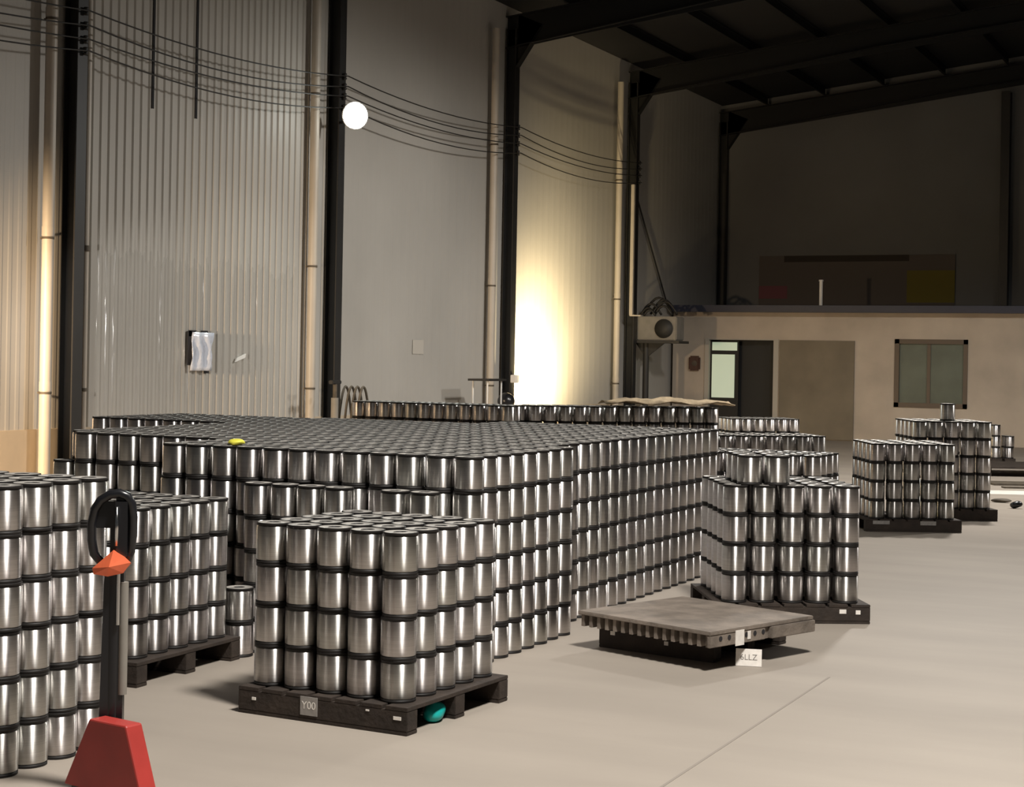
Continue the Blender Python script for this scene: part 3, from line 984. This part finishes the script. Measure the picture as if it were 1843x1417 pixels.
text_mesh('lettering', '6LLZ', 0.05, q_ @ Matrix.Translation((0.0, -0.0018, 0.055)) @ Matrix.Rotation(PI / 2, 4, 'X'), M['ink'], t)

# ------------------------------------------------------------------ pallet jack
t = empty('pallet_jack', (-4.495, 5.64, 0), math.radians(30), 'black-handled red pallet jack standing upright beside the spools', 'pallet jack')


def frustum(b, x0, x1, y0, y1, z0, X0, X1, Y0, Y1, z1, mtx=None):
    b.add([(x0, y0, z0), (x1, y0, z0), (x1, y1, z0), (x0, y1, z0), (X0, Y0, z1), (X1, Y0, z1), (X1, Y1, z1), (X0, Y1, z1)],
          [(3, 2, 1, 0), (4, 5, 6, 7), (0, 1, 5, 4), (1, 2, 6, 5), (2, 3, 7, 6), (3, 0, 4, 7)], 0, False, mtx)
    return b


turn = Matrix.Rotation(math.radians(-40), 4, 'Z')
o = frustum(MB(), -0.225, 0.265, -0.045, 0.045, 0.035, -0.07, 0.155, -0.045, 0.045, 0.335, turn).build('housing', M['red'], t)
bv = o.modifiers.new('edge', 'BEVEL')
bv.width = 0.008
bv.segments = 2
for sx in (-0.16, 0.14):
    b_ = MB()
    b_.cyl(turn @ Vector((sx - 0.03, 0.0, 0.03)), turn @ Vector((sx + 0.03, 0.0, 0.03)), 0.03, 20)
    b_.build('wheel', M['black'], t)
sh = MB()
sh.cyl((0.0, 0.115, 0.0), (0.0, 0.115, 0.99), 0.033, 18)
frustum(sh, -0.060, 0.045, 0.085, 0.15, 0.0, -0.042, 0.040, 0.09, 0.14, 0.95)
sh.build('shaft', M['black'], t)
MB().cyl((0.040, 0.10, 0.42), (0.040, 0.10, 0.90), 0.020, 14).build('lift_rod', M['ac'], t)
MB().cyl((0.020, 0.075, 0.72), (0.020, 0.075, 0.97), 0.008, 12).build('guide_rod', M['chrome'], t)
pts = [(-0.02, 0.11, 0.975), (-0.06, 0.105, 0.985), (-0.088, 0.10, 1.02), (-0.098, 0.095, 1.08), (-0.098, 0.09, 1.15), (-0.086, 0.085, 1.21),
       (-0.06, 0.08, 1.25), (-0.02, 0.075, 1.275), (0.02, 0.073, 1.28), (0.052, 0.073, 1.268), (0.070, 0.075, 1.235), (0.076, 0.08, 1.18),
       (0.074, 0.085, 1.10), (0.065, 0.095, 1.03), (0.045, 0.105, 0.985), (0.02, 0.11, 0.97)]
MB().tube(pts, 0.020, 14).build('handle_loop', M['black'], t)
MB().box((-0.018, 0.055, 0.99), (0.078, 0.105, 1.268), bev=0.022).build('handle_plate', M['black'], t)
MB().box((-0.085, 0.088, 1.13), (-0.01, 0.096, 1.245), bev=0.003).build('guard_plate', M['black'], t)
MB().tube([(0.012, 0.046, 1.06), (0.014, 0.042, 1.14), (0.012, 0.046, 1.225)], 0.008, 8).build('release_lever', M['chrome'], t)
ob = MB()
ob.add([(-0.085, 0.04, 0.965), (0.050, 0.035, 1.015), (0.075, 0.04, 0.990), (0.045, 0.04, 0.945), (-0.02, 0.04, 0.930), (-0.08, 0.04, 0.940), (0.005, 0.02, 1.045),
        (-0.08, 0.10, 0.965), (0.045, 0.10, 1.0), (0.07, 0.10, 0.98), (0.04, 0.10, 0.945), (-0.02, 0.10, 0.93), (-0.075, 0.10, 0.94), (0.005, 0.09, 1.035), (-0.01, 0.0, 0.975)],
       [(0, 14, 6), (6, 14, 1), (1, 14, 2), (2, 14, 3), (3, 14, 4), (4, 14, 5), (5, 14, 0),
        (7, 8, 9, 10, 11, 12), (7, 13, 8), (0, 6, 13, 7), (6, 1, 8, 13), (1, 2, 9, 8), (2, 3, 10, 9), (3, 4, 11, 10), (4, 5, 12, 11), (5, 0, 7, 12)])
ob.build('control_head', M['orange'], t)

# ------------------------------------------------------------------ small things
def lump(name, m, loc, sx, sy, sz, seed, label, cat):
    bm = bmesh.new()
    bmesh.ops.create_icosphere(bm, subdivisions=3, radius=1.0)
    r_ = random.Random(seed)
    fr = [(Vector((r_.uniform(-3, 3), r_.uniform(-3, 3), r_.uniform(-3, 3))), r_.uniform(0, 6)) for _ in range(5)]
    for v in bm.verts:
        n = sum(math.sin(f_.dot(v.co) + p_) for f_, p_ in fr) * 0.07
        v.co = Vector((v.co.x * sx, v.co.y * sy, max(v.co.z, -0.85) * sz)) * (1 + n)
    zmin = min(v.co.z for v in bm.verts)
    for v in bm.verts:
        v.co.z -= zmin
    me = bpy.data.meshes.new(name)
    bm.to_mesh(me)
    bm.free()
    me.polygons.foreach_set('use_smooth', [True] * len(me.polygons))
    me.materials.append(m)
    return tag(link(name, me, None, loc), label, cat)


lump('plastic_wrap', M['teal'], (-4.005, 7.645, 0.002), 0.055, 0.07, 0.052, 3, 'crumpled teal plastic wrap at the corner of the labelled pallet', 'wrap')
lump('work_glove', M['yellow'], (-6.30, 9.16, 6 * SP_H + 0.001), 0.06, 0.05, 0.022, 5, 'yellow cloth lying on the front edge of the spool block', 'cloth')
# kraft cover over the lit row
kc = MB()
g = {}
cy_, sy_ = math.cos(.64), math.sin(.64)
for a in range(15):
    for b_ in range(6):
        u, v = a / 14, b_ / 5
        lx, ly = 0.95 + 1.75 * u, -0.02 + 0.48 * v
        g[a, b_] = len(kc.v)
        zz = 6 * SP_H + 0.03 + 0.05 * math.sin(u * 9 + v * 3) ** 2 + 0.05 * math.sin(PI * u) * v
        kc.v.append((-8.86 + lx * cy_ - ly * sy_, 19.6 + lx * sy_ + ly * cy_, zz))
for a in range(14):
    for b_ in range(5):
        kc.f.append((g[a, b_], g[a + 1, b_], g[a + 1, b_ + 1], g[a, b_ + 1]))
        kc.mi.append(0)
        kc.sm.append(True)
o = kc.build('kraft_cover', M['tan'])
sd = o.modifiers.new('thick', 'SOLIDIFY')
sd.thickness = 0.012
tag(o, 'rumpled tan kraft cover lying over the far spools by the air unit', 'cover')

# far floor strips and scraps near the cabin
o = MB().box((-0.3, 0, 0.0), (4.0, 0.75, 0.0015)).build('floor_marking', M['floor_line'], None, (-4.1, 25.35, 0), 0.42)
tag(o, 'pale painted strip across the floor before the cabin', 'floor marking')
t = empty('steel_plate', (-3.25, 28.1, 0), 0.42, 'flat dark steel plate on the floor before the cabin', 'plate')
MB().box((-1.3, -0.35, 0), (3.2, 0.3, 0.03)).build('sheet', M['rust'], t)
MB().box((-1.3, -0.95, 0), (3.2, -0.75, 0.02)).build('strip', M['rust'], t)
t = empty('low_platform', (-2.9, 31.1, 0), 0.42, 'low dark platform on the floor along the cabin front', 'platform')
MB().box((-2.6, -0.8, 0.14), (4.2, 0.9, 0.17)).build('deck', M['pallet'], t)
for k in range(4):
    MB().box((-2.5 + k * 2.1, -0.75, 0), (-2.3 + k * 2.1, 0.85, 0.14)).build('bearer', M['pallet'], t)
lump('scrap_piece', M['rust'], (-3.66, 23.9, 0), 0.13, 0.05, 0.03, 11, 'flat brown scrap on the floor beyond the window pallets', 'scrap')
lump('scrap_lump', M['black'], (-3.33, 23.0, 0), 0.07, 0.06, 0.05, 12, 'small black lump on the open floor beyond the window pallets', 'scrap')
